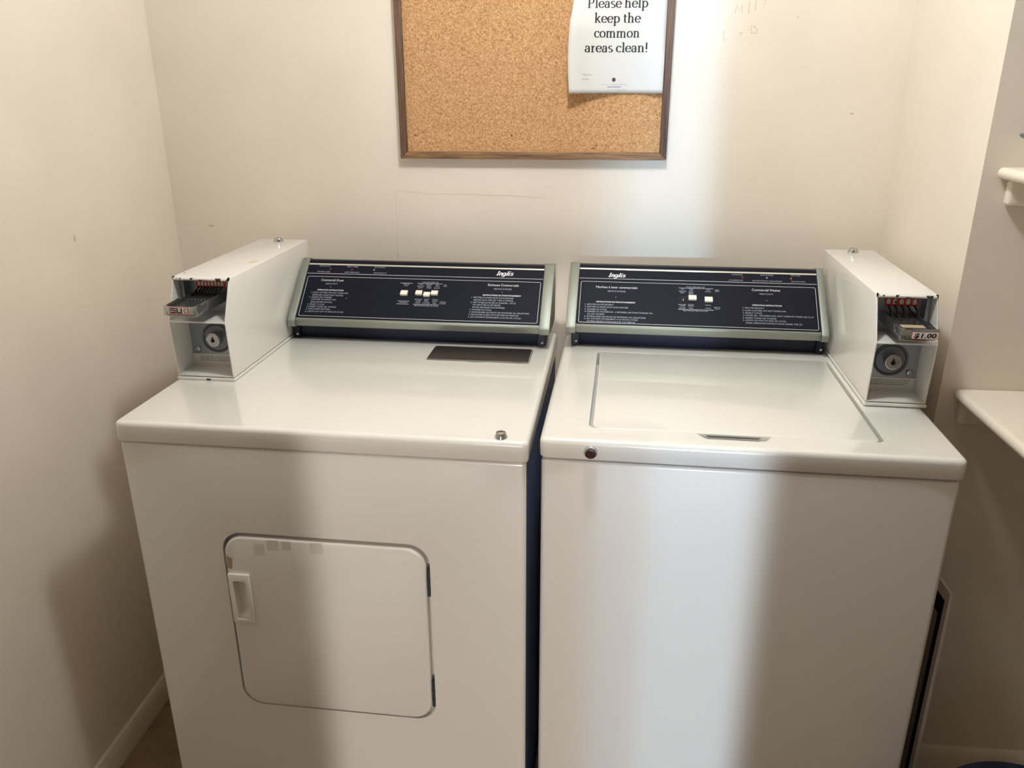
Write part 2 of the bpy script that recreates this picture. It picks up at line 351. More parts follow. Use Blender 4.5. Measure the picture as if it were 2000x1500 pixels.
W_TEXT = [
    ('Inglis', 0.0943, 0.1330, 0.0408, 0.0111, 2),
    ('Machine à laver commerciale', 0.0688, 0.1023, 0.0926, 0.0067, 0),
    ('SERVICE INTENSE', 0.0952, 0.0925, 0.0401, 0.0042, 0),
    ('INSTRUCTIONS DE FONCTIONNEMENT', 0.0712, 0.0634, 0.0867, 0.0039, 1),
    ('1. AJOUTER LE DETERGENT', 0.0459, 0.0558, 0.0641, 0.0041, 0),
    ('2. METTRE LE LINGE SANS SURCHARGER', 0.0461, 0.0492, 0.0964, 0.0041, 0),
    ('3. CHOISIR LE CYCLE', 0.0462, 0.0426, 0.0491, 0.0041, 0),
    ("4. FERMER LE COUVERCLE - L'APPAREIL NE FONCTIONNE PAS", 0.0462, 0.0366, 0.1503, 0.0041, 0),
    ("S'IL EST OUVERT", 0.0525, 0.0300, 0.0387, 0.0041, 0),
    ('5. INTRODUIRE LES PIECES DE MONNAIE OU LES JETONS', 0.0464, 0.0238, 0.1350, 0.0040, 0),
    ("6. LES VOYANTS S'ETEIGNENT A LA FIN DU CYCLE", 0.0464, 0.0177, 0.1178, 0.0040, 0),
    ('AUTRES INSTRUCTIONS SOUS LE COUVERCLE', 0.0526, 0.0111, 0.1060, 0.0040, 0),
    ('CYCLE TEMP SELECTOR', 0.2696, 0.1106, 0.0408, 0.0031, 0),
    ('HOT', 0.2581, 0.1037, 0.0068, 0.0031, 0),
    ('WARM', 0.2758, 0.1041, 0.0088, 0.0031, 0),
    ('COLD', 0.3137, 0.1043, 0.0084, 0.0031, 0),
    ('REGULAR', 0.2539, 0.0985, 0.0152, 0.0031, 0),
    ('KNITS', 0.2758, 0.0993, 0.0088, 0.0031, 0),
    ('SPECIAL', 0.3111, 0.0994, 0.0126, 0.0031, 0),
    ('HEAVY', 0.2564, 0.0945, 0.0093, 0.0031, 0),
    ('PERM.', 0.2750, 0.0950, 0.0109, 0.0031, 0),
    ('PRESS', 0.2758, 0.0913, 0.0092, 0.0031, 0),
    ('REGULIER', 0.2524, 0.0629, 0.0167, 0.0030, 0),
    ('TRICOTS', 0.2729, 0.0631, 0.0129, 0.0030, 0),
    ('LOURD', 0.2557, 0.0593, 0.0117, 0.0030, 0),
    ('APPRET', 0.2733, 0.0599, 0.0125, 0.0030, 0),
    ('SPECIAL', 0.3108, 0.0633, 0.0125, 0.0030, 0),
    ('CHAUD', 0.2541, 0.0539, 0.0134, 0.0030, 0),
    ('TIEDE', 0.2749, 0.0542, 0.0092, 0.0030, 0),
    ('FROID', 0.3115, 0.0550, 0.0116, 0.0030, 0),
    ('SELECTEUR DE TEMP. DE CYCLE', 0.2624, 0.0473, 0.0539, 0.0030, 0),
    ('WASH', 0.3318, 0.1042, 0.0095, 0.0031, 0),
    ('TEMP', 0.3318, 0.1007, 0.0095, 0.0031, 0),
    ('TEMP. DE', 0.3289, 0.0578, 0.0144, 0.0030, 0),
    ('LAVAGE', 0.3310, 0.0542, 0.0102, 0.0030, 0),
    ('WASH/RINSE', 0.3691, 0.1475, 0.0244, 0.0032, 0),
    ('LAVAGE/RINCAGE', 0.3629, 0.1323, 0.0310, 0.0031, 0),
    ('ADD SOFTENER', 0.4320, 0.1481, 0.0283, 0.0031, 0),
    ('AJOUTER PRODUIT ASSOUPLISSEUR', 0.4139, 0.1325, 0.0647, 0.0031, 0),
    ('FINAL SPIN', 0.4985, 0.1488, 0.0198, 0.0031, 0),
    ('ESSORAGE FINAL', 0.4984, 0.1328, 0.0304, 0.0031, 0),
    ('Commercial Washer', 0.4124, 0.1062, 0.0615, 0.0068, 0),
    ('HEAVY DUTY', 0.4283, 0.0968, 0.0296, 0.0041, 0),
    ('OPERATING INSTRUCTIONS', 0.4118, 0.0670, 0.0633, 0.0038, 1),
    ('1. ADD DETERGENT', 0.3908, 0.0594, 0.0458, 0.0040, 0),
    ('2. LOAD CLOTHES. DO NOT OVERLOAD', 0.3906, 0.0528, 0.0920, 0.0040, 0),
    ('3. SELECT CYCLE', 0.3909, 0.0463, 0.0408, 0.0040, 0),
    ('4. CLOSE LID - MACHINE WILL NOT OPERATE WHEN LID IS UP', 0.3910, 0.0400, 0.1490, 0.0040, 0),
    ('5. INSERT COINS OR TOKENS', 0.3908, 0.0332, 0.0705, 0.0040, 0),
    ('6. LIGHTS GO OUT AT END OF CYCLE', 0.3909, 0.0271, 0.0902, 0.0040, 0),
    ('MORE OPERATING INSTRUCTIONS UNDER THE LID', 0.3969, 0.0204, 0.1183, 0.0039, 0),
]

# ---------------------------------------------------------------- room shell
XL, YW, XR, YR, ZC = -0.2206, 0.7308, 1.4963, 0.2778, 2.40
YF, XE = -3.0, 3.20                      # wall behind the photographer, far right end of the room
def slab(name, a, b, m):
    bm = NB(); box(bm, a[0], b[0], a[1], b[1], a[2], b[2]); return structure(obj(name, bm, m))
slab('floor', (XL-0.1, YF-0.1, -0.1), (XE+0.1, YW+0.1, 0.0), M_FLOOR)
slab('ceiling', (XL-0.1, YF-0.1, ZC), (XE+0.1, YW+0.1, ZC+0.1), M_CEIL)
slab('wall_left', (XL-0.1, YF, 0), (XL, YW, ZC), M_WALL)
w_back = slab('wall_back', (XL-0.1, YW, 0), (XR+0.1, YW+0.1, ZC), M_WALL)
slab('wall_alcove', (XR, YR+0.1, 0), (XR+0.1, YW, ZC), M_WALL)
slab('wall_counter', (XR, YR, 0), (XE, YR+0.1, ZC), M_WALL)
slab('wall_right', (XE, YF, 0), (XE+0.1, YR+0.1, ZC), M_WALL)
bm = NB(); box(bm, XL-0.1, 0.34, YF-0.1, YF, 0, ZC); box(bm, 1.26, XE+0.1, YF-0.1, YF, 0, ZC); box(bm, 0.34, 1.26, YF-0.1, YF, 2.05, ZC)
structure(obj('wall_front', bm, M_WALL))
# baseboards: a small moulded profile
prof = [(0, 0), (0.012, 0), (0.012, 0.046), (0.009, 0.054), (0.006, 0.062), (0.0, 0.066)]
bm = NB(); prism(bm, [(XL+a, b) for a, b in prof], 1, YF+0.01, YW-0.001); structure(obj('baseboard_left', bm, M_TRIM))
bm = NB(); prism(bm, [(YR-a, b*1.14) for a, b in prof], 0, XR+0.001, XE-0.001); structure(obj('baseboard_counter', bm, M_TRIM))
# hairline cracks and pencil marks on the back wall
wp = lambda x, z: Vector((x, YW-0.0004, z))
bm = NB(); random.seed(11)
pts = [(0.3519, 1.2259)]
for (xa, za) in ((0.372, 1.2252), (0.383, 1.2247), (0.395, 1.2255), (0.404, 1.2245), (0.4193, 1.2202), (0.50, 1.2203), (0.525, 1.2212), (0.6, 1.2186), (0.6416, 1.2174), (0.665, 1.2162), (0.7169, 1.2148)):
    x0, z0 = pts[-1]
    for k in range(1, 4): pts.append((x0+(xa-x0)*k/3, z0+(za-z0)*k/3 + (random.uniform(-.0008, .0008) if k < 3 else 0)))
ribbon(bm, wp, pts, 0.0006)
pts = [(0.3519+random.uniform(-.0007, .0007)-0.0045*k/14, 1.2255-(1.2255-1.058)*k/14) for k in range(15)]
ribbon(bm, wp, pts, 0.0004); ribbon(bm, wp, [(0.3474, 1.078), (0.3478, 1.07), (0.3472, 1.062)], 0.0012)
cr = obj('plaster_crack', bm, M_CRACK); cr.parent = w_back
bm = NB()
for st in ([(1.1215, 1.612), (1.1240, 1.629), (1.1292, 1.6185), (1.1352, 1.629), (1.1362, 1.613)], [(1.1500, 1.634), (1.1500, 1.6115), (1.1540, 1.6125)],
           [(1.1640, 1.636), (1.1635, 1.620), (1.1655, 1.6175)], [(1.1850, 1.640), (1.1815, 1.6275)], [(1.1798, 1.6225), (1.1802, 1.6205)],
           [(1.100, 1.577), (1.102, 1.558), (1.109, 1.560)], [(1.135, 1.572), (1.1415, 1.5725)], [(1.137, 1.572), (1.138, 1.566)],
           [(1.158, 1.584), (1.160, 1.572), (1.1715, 1.5715), (1.172, 1.578), (1.166, 1.585), (1.158, 1.586)]):
    ribbon(bm, wp, st, 0.0009)
sc_ = obj('pencil_scribble', bm, M_PENC); sc_.parent = w_back

def blotch(bm, place, u, v, ru, rv, n=14, seed=0, rough=0.35):
    rd = random.Random(seed)
    flat(bm, place, [(u+ru*(1-rough*rd.random())*math.cos(2*math.pi*k/n), v+rv*(1-rough*rd.random())*math.sin(2*math.pi*k/n)) for k in range(n)])
lp = lambda y, z: Vector((XL+0.0004, y, z))
for (pl, par, u, v, ru, rv) in ((lp, 'wall_left', 0.317, 1.176, 0.0045, 0.010), (wp, 'wall_back', -0.128, 1.136, 0.010, 0.003), (wp, 'wall_back', 1.395, 1.405, 0.006, 0.003), (wp, 'wall_back', 1.255, 1.603, 0.0025, 0.002), (wp, 'wall_back', 1.30, 1.052, 0.003, 0.0012)):
    bm = NB(); blotch(bm, pl, u, v, ru, rv, seed=int(u*1000)); q_ = obj('scuff_mark', bm, M_SCUFF); q_.parent = bpy.data.objects[par]

# ---------------------------------------------------------------- appliances: shared builders
FD = ((0.0, 0.0, 0.0), -0.0287966)
FW = ((0.75304648, 0.0033039, 0.0), -0.0344798)
PA = Vector((0, 0.497, 0.966)); PE = Vector((0, 0.74393, 0.66825)).normalized(); PN = Vector((0, -PE.z, PE.y))
def pplace(h): return lambda u, v: Vector((u, 0, 0)) + PA + PE*v + PN*h
def slope_block(bm, u0, u1, v0, v1, h0, h1, mi=0):
    P = lambda u, v, h: pplace(h)(u, v)
    c = [P(u0, v0, h0), P(u1, v0, h0), P(u1, v1, h0), P(u0, v1, h0), P(u0, v0, h1), P(u1, v0, h1), P(u1, v1, h1), P(u0, v1, h1)]
    v = [bm.verts.new(p) for p in c]; fs = []
    for f in ((3, 2, 1, 0), (4, 5, 6, 7), (0, 1, 5, 4), (1, 2, 6, 5), (2, 3, 7, 6), (3, 0, 4, 7)):
        q = bm.faces.new([v[i] for i in f]); q.material_index = mi; fs.append(q)
    return fs
def console(root, b0, b1, ci0, ci1, co0, co1, texts, top_line, lines, border, buttons, lamps, dots, sel, slot=None):
    """sloped control console on the back of a machine's top."""
    top = PA + PE*0.168
    bm = NB(); prism(bm, [(0.5305, 0.9142), (0.5245, 0.9505), (0.60, 0.9505), (0.60, 0.9142)], 0, b0, b1)
    obj('console_base', bm, M_NAVY, root, bev=(0.0015, 2))
    for sx in (b0+0.0095, b1-0.0095):
        bm = NB(); box(bm, sx-0.0085, sx+0.0085, 0.5225, 0.527, 0.9145, 0.943)
        bev(bm, 0.001, 1); br = obj('console_bracket', bm, M_NAVY, root)
        bm = NB(); lathe(bm, [(0.0030, 0), (0.0028, 0.0010), (0.0016, 0.0020)], (sx+0.002, 0.5226, 0.9235), axis=1, n=14, sign=-1)
        obj('screw', bm, M_CHROME, br)
    # body behind the face
    bm = NB(); q = PA - PN*0.0005; t = top - PN*0.0005
    prism(bm, [(0.508, 0.9507), (q.y+0.001, q.z-0.002), (t.y, t.z), (0.634, t.z), (0.634, 0.9507)], 0, ci0, ci1)
    obj('console_body', bm, M_BLK, root)
    bm = NB(); slope_block(bm, ci0+0.0003, ci1-0.0003, 0.0005, 0.166, -0.0004, 0.0009)
    face = obj('control_panel', bm, M_FACE, root, label='dark navy sloped control panel printed in white')
    # aluminium trim: thin bar near the top, folded strip along the bottom
    bm = NB(); slope_block(bm, ci0+0.0003, ci1-0.0003, top_line-0.0022, top_line+0.0022, 0.0010, 0.0024); bev(bm, 0.0006, 1)
    obj('top_trim_strip', bm, M_SILV2, root)
    bm = NB(); p = PA + PN*0.0026
    prism(bm, [(0.5005, 0.9500), (0.4945, 0.9655), (p.y+0.002, p.z+0.0030), (p.y+0.005, p.z-0.001), (0.507, 0.9500)], 0, ci0-0.0005, ci1+0.0005)
    obj('bottom_trim_strip', bm, M_SILV, root, bev=(0.0012, 2))
    for (a, b) in ((co0, ci0), (ci1, co1)):
        bm = NB(); p = PA + PN*0.0036; t = PA + PE*0.1675 + PN*0.0036
        prism(bm, [(0.5035, 0.9475), (0.4920, 0.9505), (0.4895, 0.9640), (p.y, p.z+0.0020), (t.y-0.001, t.z-0.001), (t.y+0.004, t.z+0.0012), (0.638, t.z-0.001), (0.638, 0.9475)], 0, a, b)
        obj('end_cap', bm, M_SILV, root, bev=(0.0011, 2))
    # printing
    pl = pplace(0.00115)
    half = 0.5*(border[0]+border[1]); blocks = {}
    for t in texts:
        s, x, v, w, h, b = t; c = x+w/2
        if b == 2: k = ('logo_lettering', 0)
        elif v > 0.13: k = ('indicator_caption', min(range(3), key=lambda i: abs(lamps[i][0]-c)))
        elif sel[0] < c < sel[1]: k = ('selector_caption', (sum(c > q for q in sel[2:]), v > 0.08))
        else: k = ('machine_title' if v > 0.092 else 'instruction_text', 0 if c < half else 1)
        blocks.setdefault(k, []).append(t)
    for (nm, _), ts in blocks.items():
        bm = NB()
        for (s, x, v, w, h, b) in ts:
            if b == 2: logo(bm, pl, x, v, w, h)
            else: text(bm, s, pl, x, v, w, h*(0.92 if b < 2 else 1.0), b, 0.0, mi=0 if (h > 0.005 or b) else 1)
        obj(nm, bm, [M_INK, M_DIM], face)
    bm = NB(); x0, x1, v0, v1 = border
    ribbon(bm, pl, rrect(x0, x1, v0, v1, 0.003, 5), 0.0008, closed=True)
    ribbon(bm, pl, [(ci0+0.001, 0.1284), (ci1-0.001, 0.1284)], 0.0009)
    for (a, b, v) in lines: ribbon(bm, pl, [(a, v), (b, v)], 0.0007)
    for (u, v) in dots: flat(bm, pl, [(u+0.0008*math.cos(k*math.pi/4), v+0.0008*math.sin(k*math.pi/4)) for k in range(8)])
    obj('panel_border_lines', bm, M_INK, face)
    for (u0, u1, v0, v1) in buttons:
        bm = NB(); slope_block(bm, u0-0.001, u1+0.001, v0-0.0035, v1+0.003, 0.0009, 0.0013); obj('button_slot', bm, M_DARK, face)
        bm = NB()      # rocker cap: a curved key rising towards its lower edge
        pr = [(v1, 0.0012), (v1, 0.0040), ((v0+v1)/2+0.001, 0.0062), (v0+0.002, 0.0082), (v0, 0.0076), (v0, 0.0012)]
        A = [bm.verts.new(pplace(h)(u0+0.0002, v)) for v, h in pr]; B = [bm.verts.new(pplace(h)(u1-0.0002, v)) for v, h in pr]
        fs = [bm.faces.new(A), bm.faces.new(B[::-1])]
        for i in range(6): fs.append(bm.faces.new((A[i], B[i], B[(i+1) % 6], A[(i+1) % 6])))
        bmesh.ops.recalc_face_normals(bm, faces=fs); obj('selector_button', bm, M_BTN, face, bev=(0.0008, 2))
    if slot:
        u0, u1, v0, v1 = slot
        bm = NB(); slope_block(bm, u0, u1, v0, v1, 0.0009, 0.0014); sl = obj('empty_button_slot', bm, M_DARK, face, label='open black slot with its button pushed in')
        bm = NB(); flat(bm, pplace(0.0016), [((u0+u1)/2-0.0006, v0+0.004), ((u0+u1)/2+0.0002, v0+0.004), ((u0+u1)/2+0.0002, v0+0.010), ((u0+u1)/2-0.0006, v0+0.010)])
        # the tick is printed inside the slot: same mesh level as the other printing
        obj('slot_mark', bm, M_INK, face)
    for (u, v, m) in lamps:
        bm = NB(); c = pplace(0.0009)(u, v)
        for i in range(4):
            pass
        n = 12; rings = []
        for (r, h) in ((0.0021, 0.0), (0.0019, 0.0010), (0.0011, 0.0018)):
            rings.append([bm.verts.new(pplace(0.0009+h)(u+r*math.cos(2*math.pi*k/n), v+r*math.sin(2*math.pi*k/n))) for k in range(n)])
        for A, B in zip(rings, rings[1:]):
            for k in range(n): bm.faces.new((A[k], A[(k+1) % n], B[(k+1) % n], B[k]))
        bm.faces.new(rings[-1]); obj('indicator_light', bm, m, face)

def tub_lock(bm, c, axis, r, h, sign=1):
    lathe(bm, [(r, 0), (r, h*0.15), (r*0.80, h*0.75), (r*0.72, h*0.98), (r*0.66, h), (r*0.62, h*0.86), (r*0.36, h*0.84)], c, axis, 32, sign)
    lathe(bm, [(r*0.44, h*0.70), (r*0.44, h*0.96), (r*0.38, h), (r*0.1, h)], c, axis, 24, sign)

def coin_box(frame, x0, x1, label, slots, slide_w, slide_label, sticker, mirror):
    """white steel coin meter: roof, two stacked open mouths, coin slide, lock and labels."""
    xc = (x0+x1)/2
    root = thing('coin_box', label, 'coin box', (xc, 0.43, 0.914), frame=frame)
    root['group'] = 'coin boxes on the machines'
    bm = NB(); box(bm, x0-0.0015, x1+0.0015, 0.2195, 0.632, 0.9143, 0.9200); bev(bm, 0.001, 1); obj('base_plate', bm, M_BOXP, root)
    # housing
    bm = NB(); prism(bm, [(0.222, 0.9212), (0.2155, 1.036), (0.255, 1.117), (0.668, 1.117), (0.668, 1.072), (0.634, 1.0), (0.634, 0.9212)], 0, x0, x1)
    bev(bm, 0.0022, 3)
    c1 = NB(); box(c1, x0+0.0028, x1-0.0028, 0.19, 0.288, 0.9240, 1.0345)
    c2 = NB(); prism(c2, [(0.19, 1.0375), (0.296, 1.0375), (0.296, 1.1138), (0.19, 1.1138)], 0, x0+0.0030, x1-0.0030)
    bm = carve(bm, [c1, c2])
    obj('housing', bm, M_BOXP, root, smooth=28)
    bm = NB(); prism(bm, [(0.2505, 1.1160), (0.2480, 1.1140), (0.2490, 1.1106), (0.2525, 1.1103), (0.2545, 1.1140)], 0, x0+0.0034, x1-0.0034)
    obj('roof_lip', bm, M_CHIP, root, bev=(0.001, 2), label='white front lip of the roof with chipped black spots')
    # black corners where the roof skin is folded
    for sx in (x0+0.0025, x1-0.0025):
        bm = NB(); box(bm, sx-0.0016, sx+0.0016, 0.2505, 0.2560, 1.1110, 1.1174); bev(bm, 0.0008, 1); obj('roof_corner_gap', bm, M_DARK, root)
    # barrel lock on the roof
    bm = NB(); tub_lock(bm, (xc+0.002*mirror, 0.640, 1.1168), 2, 0.0115, 0.0085); obj('roof_lock', bm, M_CHROME, root)
    # lower mouth: zinc plate, dished ring, cylinder lock, bolts, notice strip
    bm = NB(); box(bm, x0+0.003, x1-0.003, 0.2840, 0.2876, 0.9490, 1.0342); plate = obj('lock_plate', bm, M_STEEL, root)
    lx, lz = xc, 0.984
    bm = NB(); lathe(bm, [(0.0315, 0), (0.0312, 0.0030), (0.0295, 0.0042), (0.0275, 0.0030), (0.0262, 0.0008), (0.0150, 0.0005)], (lx, 0.2839, lz), 1, 40, -1)
    obj('lock_dish', bm, M_DSTEEL, plate)
    bm = NB(); lathe(bm, [(0.0150, 0), (0.0150, 0.0160), (0.0142, 0.0178), (0.0130, 0.0182), (0.0121, 0.0174), (0.0060, 0.0174)], (lx, 0.2836, lz), 1, 36, -1)
    lk = obj('cylinder_lock', bm, M_CHROME, plate)
    bm = NB(); yk = 0.2836-0.01755
    P = lambda u, v: Vector((lx+u, yk, lz+v))
    flat(bm, P, [(0.0042*math.cos(k*math.pi/8), 0.0042*math.sin(k*math.pi/8)-0.0012) for k in range(16)])
    flat(bm, lambda u, v: P(u, v) + Vector((0, -0.0001, 0)), [(-0.0018, 0.001), (0.0018, 0.001), (0.0016, 0.0068), (-0.0016, 0.0068)])
    obj('keyhole', bm, M_DARK, plate)
    bx = x1-0.0165 if mirror > 0 else x0+0.0165
    for (px_, pz) in ((bx, 0.9600), (bx-0.001*mirror, 1.0205)):
        bm = NB(); lathe(bm, [(0.0064, 0), (0.0062, 0.0015), (0.0045, 0.0036), (0.0015, 0.0044)], (px_, 0.2839, pz), 1, 20, -1); obj('bolt', bm, M_CHROME, plate)
    bm = NB(); box(bm, x0+0.0030, x1-0.0030, 0.2828, 0.2876, 0.9242, 0.9490); strip = obj('lower_back_strip', bm, M_BOXP, root)
    bm = NB(); box(bm, x0+0.012, x1-0.0065, 0.2822, 0.2828, 0.9308, 0.9478); note = obj('notice_label', bm, M_WHT, strip)
    bm = NB(); nl = lambda u, v: Vector((u, 0.28205, v))
    for k, s in enumerate(("FOR LARGER CAPACITY COIN VAULT", "SEE INSTALLATION INSTRUCTIONS", "FOR REMOVING CONVERSION PART")):
        text(bm, s, nl, x0+0.019, 0.9428-0.0042*k, (x1-0.012)-(x0+0.019)-0.004*k, 0.0028, 1)
    obj('notice_lettering', bm, M_GTXT, strip)
    # upper mouth: grey back, side liners, red coin label with white ovals, black fingers
    bm = NB(); box(bm, x0+0.0032, x1-0.0032, 0.2925, 0.2958, 1.0378, 1.1135); back = obj('slide_back_plate', bm, M_STEEL, root)
    gx = x1-0.012 if mirror > 0 else x0+0.012
    bm = NB(); box(bm, min(gx, gx+0.0085*mirror), max(gx, gx+0.0085*mirror), 0.270, 0.2924, 1.0378, 1.1130); obj('side_liner', bm, M_STEEL, back)
    n, l0, l1, z0, z1, orx = slots; zt0 = slide_label[0]; fw_ = 0.0010 if n == 5 else 0.0008
    bm = NB(); box(bm, l0, l1, 0.2915, 0.2924, z0, z1); obj('coin_label', bm, M_RED, back, label='red strip with a row of white ovals')
    for k in range(n):
        u = l0 + (l1-l0)*(0.105 + 0.79*k/(n-1))
        bm = NB(); flat(bm, lambda a, b: Vector((a, 0.2913, b)), [(u+orx*math.cos(t*math.pi/9), (z0+z1)/2+0.0008+(z1-z0)*0.40*math.sin(t*math.pi/9)) for t in range(18)])
        obj('coin_mark', bm, M_WHT, back)
        bm = NB(); prism(bm, [(0.2912, z0+0.0035), (0.2912, z0+0.001), (0.2740, z0-0.0045), (0.2725, zt0-0.004), (0.2705, zt0-0.004), (0.2718, z0-0.0030), (0.2895, z0+0.0035)], 0, u-fw_, u+fw_)
        obj('slot_finger', bm, M_BLK, back)
    if n == 5:
        bm = NB(); text(bm, "4", lambda a, b: Vector((a, 0.2911, b)), l0+(l1-l0)*0.275, z0+0.0048, 0.005, 0.0062, 2); obj('coin_digit', bm, M_BTXT, back)
    # coin slide: tray with rails, front plate, hollow side cheeks
    w = slide_w; y0 = 0.163; zt = slide_label[0]
    bm = NB(); box(bm, xc-w*0.42, xc+w*0.42, y0+0.004, 0.291, zt-0.020, zt-0.0055)
    for sx in (-1, 1):
        a, b = sorted((xc+sx*w*0.42, xc+sx*w*0.475)); box(bm, a, b, y0+0.003, 0.291, zt-0.0195, zt)
    for k in range(n-1):
        u = xc - w*0.30 + w*0.60*k/(n-2) if n > 2 else xc
        box(bm, u-0.0008, u+0.0008, 0.232, 0.290, zt-0.0056, zt-0.0035)
    bev(bm, 0.0004, 1); slide = obj('coin_slide', bm, M_SLIDE, root, label='chrome coin slide pulled out of the box')
    bm = NB(); prism(bm, [(xc-w/2, zt-0.0185), (xc+w/2, zt-0.0195), (xc+w/2, zt+0.0005), (xc+w/2-0.006, zt+0.0005), (xc+w/2-0.007, zt-0.001), (xc-w/2+0.007, zt-0.001), (xc-w/2+0.006, zt+0.0015), (xc-w/2, zt+0.0015)], 1, y0, y0+0.0035)
    obj('slide_front_plate', bm, M_CHROME, slide, bev=(0.0006, 2))
    for sx in (-1, 1):
        a, b = sorted((xc+sx*(w/2-0.0004), xc+sx*(w/2-0.0030)))
        bm = NB(); ou = [(y0+0.003, zt-0.019), (y0+0.003, zt+0.001), (y0+0.052, zt+0.002), (y0+0.042, zt-0.015)]
        prism(bm, ou, 0, a, b); ct = NB(); prism(ct, [(y0+0.006, zt-0.0155), (y0+0.006, zt-0.0025), (y0+0.045, zt-0.0015), (y0+0.038, zt-0.0125)], 0, a-0.01, b+0.01)
        obj('slide_cheek', carve(bm, [ct]), M_CHROME, slide)
        bm = NB(); a2, b2 = sorted((xc+sx*(w/2-0.0034), xc+sx*(w/2-0.0040)))
        prism(bm, ou, 0, a2, b2); obj('cheek_recess', bm, M_DARK, slide)
    bm = NB(); pts = [(xc-w*0.40, zt-0.0115), (xc-w*0.40, zt-0.0165), (xc+w*0.42, zt-0.017), (xc+w*0.42, zt-0.0115)]
    ribbon(bm, lambda u, v: Vector((u, y0-0.0002, v)), pts, 0.0010); obj('front_plate_groove', bm, M_DARK, slide)
    # price sticker
    if sticker == '50':
        bm = NB(); sp = lambda u, v: Vector((xc+u, y0-0.0006, zt+v))
        ribbon(bm, sp, rrect(-0.0205, 0.0150, -0.0142, -0.0018, 0.0015, 3), 0.0011, closed=True, mi=1)
        up = lambda u, v: sp(u, v) - Vector((0, 0.0002, 0))
        for st in ([(-0.0095, -0.0042), (-0.0178, -0.0042), (-0.0178, -0.0078), (-0.0100, -0.0078), (-0.0100, -0.0118), (-0.0182, -0.0118)], [(-0.0065, -0.0035), (-0.0065, -0.0118), (0.0022, -0.0118), (0.0022, -0.0038)]):
            ribbon(bm, up, st, 0.0018, mi=0)
        flat(bm, sp, [(0.0040, -0.0130), (0.0142, -0.0130), (0.0142, -0.0030), (0.0040, -0.0030)], mi=2)
        c = [(0.0125, -0.0058), (0.0098, -0.0046), (0.0070, -0.0060), (0.0068, -0.0096), (0.0096, -0.0112), (0.0124, -0.0098)]
        ribbon(bm, up, c, 0.0012, mi=0); ribbon(bm, lambda u, v: up(u, v)-Vector((0, .0001, 0)), [(0.0098, -0.0034), (0.0096, -0.0124)], 0.0009, mi=1)
        obj('price_sticker', bm, [M_BTXT, M_RED, M_WHT], slide, label='worn 50 cent price mark')
    else:
        # a bent paper sticker that stands a little proud of the plate
        bm = NB(); n_ = 10
        f = lambda u: y0-0.0008-0.0035*max(0, math.sin((u+0.2)*math.pi))*0.5
        def sp(u, v): return Vector((xc-w*0.22+u*w*0.72, f(u), zt+v))
        for k in range(n_):
            a, b = k/n_, (k+1)/n_
            for (v0, v1, mi) in ((-0.0150, -0.0142, 1), (-0.0142, -0.0028, 2), (-0.0028, -0.0020, 1), (-0.0020, 0.0030, 3)):
                bm.faces.new([bm.verts.new(p) for p in (sp(a, v0), sp(b, v0), sp(b, v1), sp(a, v1))]).material_index = mi
        for (a, b) in ((0, 0.018), (0.982, 1)):
            bm.faces.new([bm.verts.new(p - Vector((0, 0.0001, 0))) for p in (sp(a, -0.015), sp(b, -0.015), sp(b, -0.002), sp(a, -0.002))]).material_index = 1
        text(bm, "$1.00", lambda u, v: sp(u, v) - Vector((0, 0.0004, 0)), 0.08, -0.0126, 0.84, 0.0082, 2, 0.12, mi=0)
        bmesh.ops.remove_doubles(bm, verts=bm.verts, dist=1e-6)
        obj('price_sticker', bm, [M_BTXT, M_RED, M_WHT, M_STEEL], slide, label='white sticker reading $1.00 in a red border')
        bm = NB(); box(bm, xc-w*0.34, xc+w*0.34, 0.196, 0.214, zt-0.0055, zt-0.0050); obj('slide_label', bm, M_TAN, slide, label='tan label on the tray')
    return root

# ---------------------------------------------------------------- clothes dryer (left)
dryer = thing('clothes_dryer', 'white coin dryer on the left with a square front door', 'dryer', (0.3685, 0.32, 0.0), frame=FD)
bm = NB(); prism(bm, rrect(0.004, 0.733, 0.004, 0.630, 0.008, 5), 2, 0.03, 0.8745)
bev(bm, 0.005, 3, lambda e: all(v.co.z > 0.87 for v in e.verts))
c1 = NB(); prism(c1, rrect(0.1705, 0.5605, 0.3140, 0.7035, 0.040, 10), 1, -0.05, 0.024)
bm = carve(bm, [c1])
# soft outer rim round the door opening
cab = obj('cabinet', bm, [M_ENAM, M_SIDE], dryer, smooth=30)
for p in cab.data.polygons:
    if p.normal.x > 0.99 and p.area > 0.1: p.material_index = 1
bm = NB(); box(bm, 0.012, 0.725, 0.012, 0.62, 0.8740, 0.8775); obj('lid_seam', bm, M_DARK, dryer)
bm = NB(); box(bm, 0.02, 0.717, 0.05, 0.60, 0.0, 0.032); obj('toe_base', bm, M_BLK, dryer)
bm = NB(); prism(bm, rrect(0.0, 0.737, 0.0, 0.6395, 0.012, 6), 2, 0.8768, 0.914)
bev(bm, 0.0085, 4, lambda e: all(v.co.z > 0.91 for v in e.verts)); bev(bm, 0.003, 2, lambda e: all(v.co.z < 0.88 for v in e.verts))
obj('top_panel', bm, M_ENAM, dryer, smooth=40)
# door
bm = NB(); prism(bm, rrect(0.1737, 0.5540, 0.3162, 0.6958, [0.040, 0.036, 0.038, 0.040], 10), 1, 0.0015, 0.0235)
bev(bm, 0.005, 3, lambda e: all(v.co.y < 0.002 for v in e.verts))
c1 = NB(); box(c1, 0.1845, 0.2120, -0.01, 0.018, 0.5200, 0.6065)
door = obj('dryer_door', carve(bm, [c1]), M_ENAM, dryer, smooth=35)
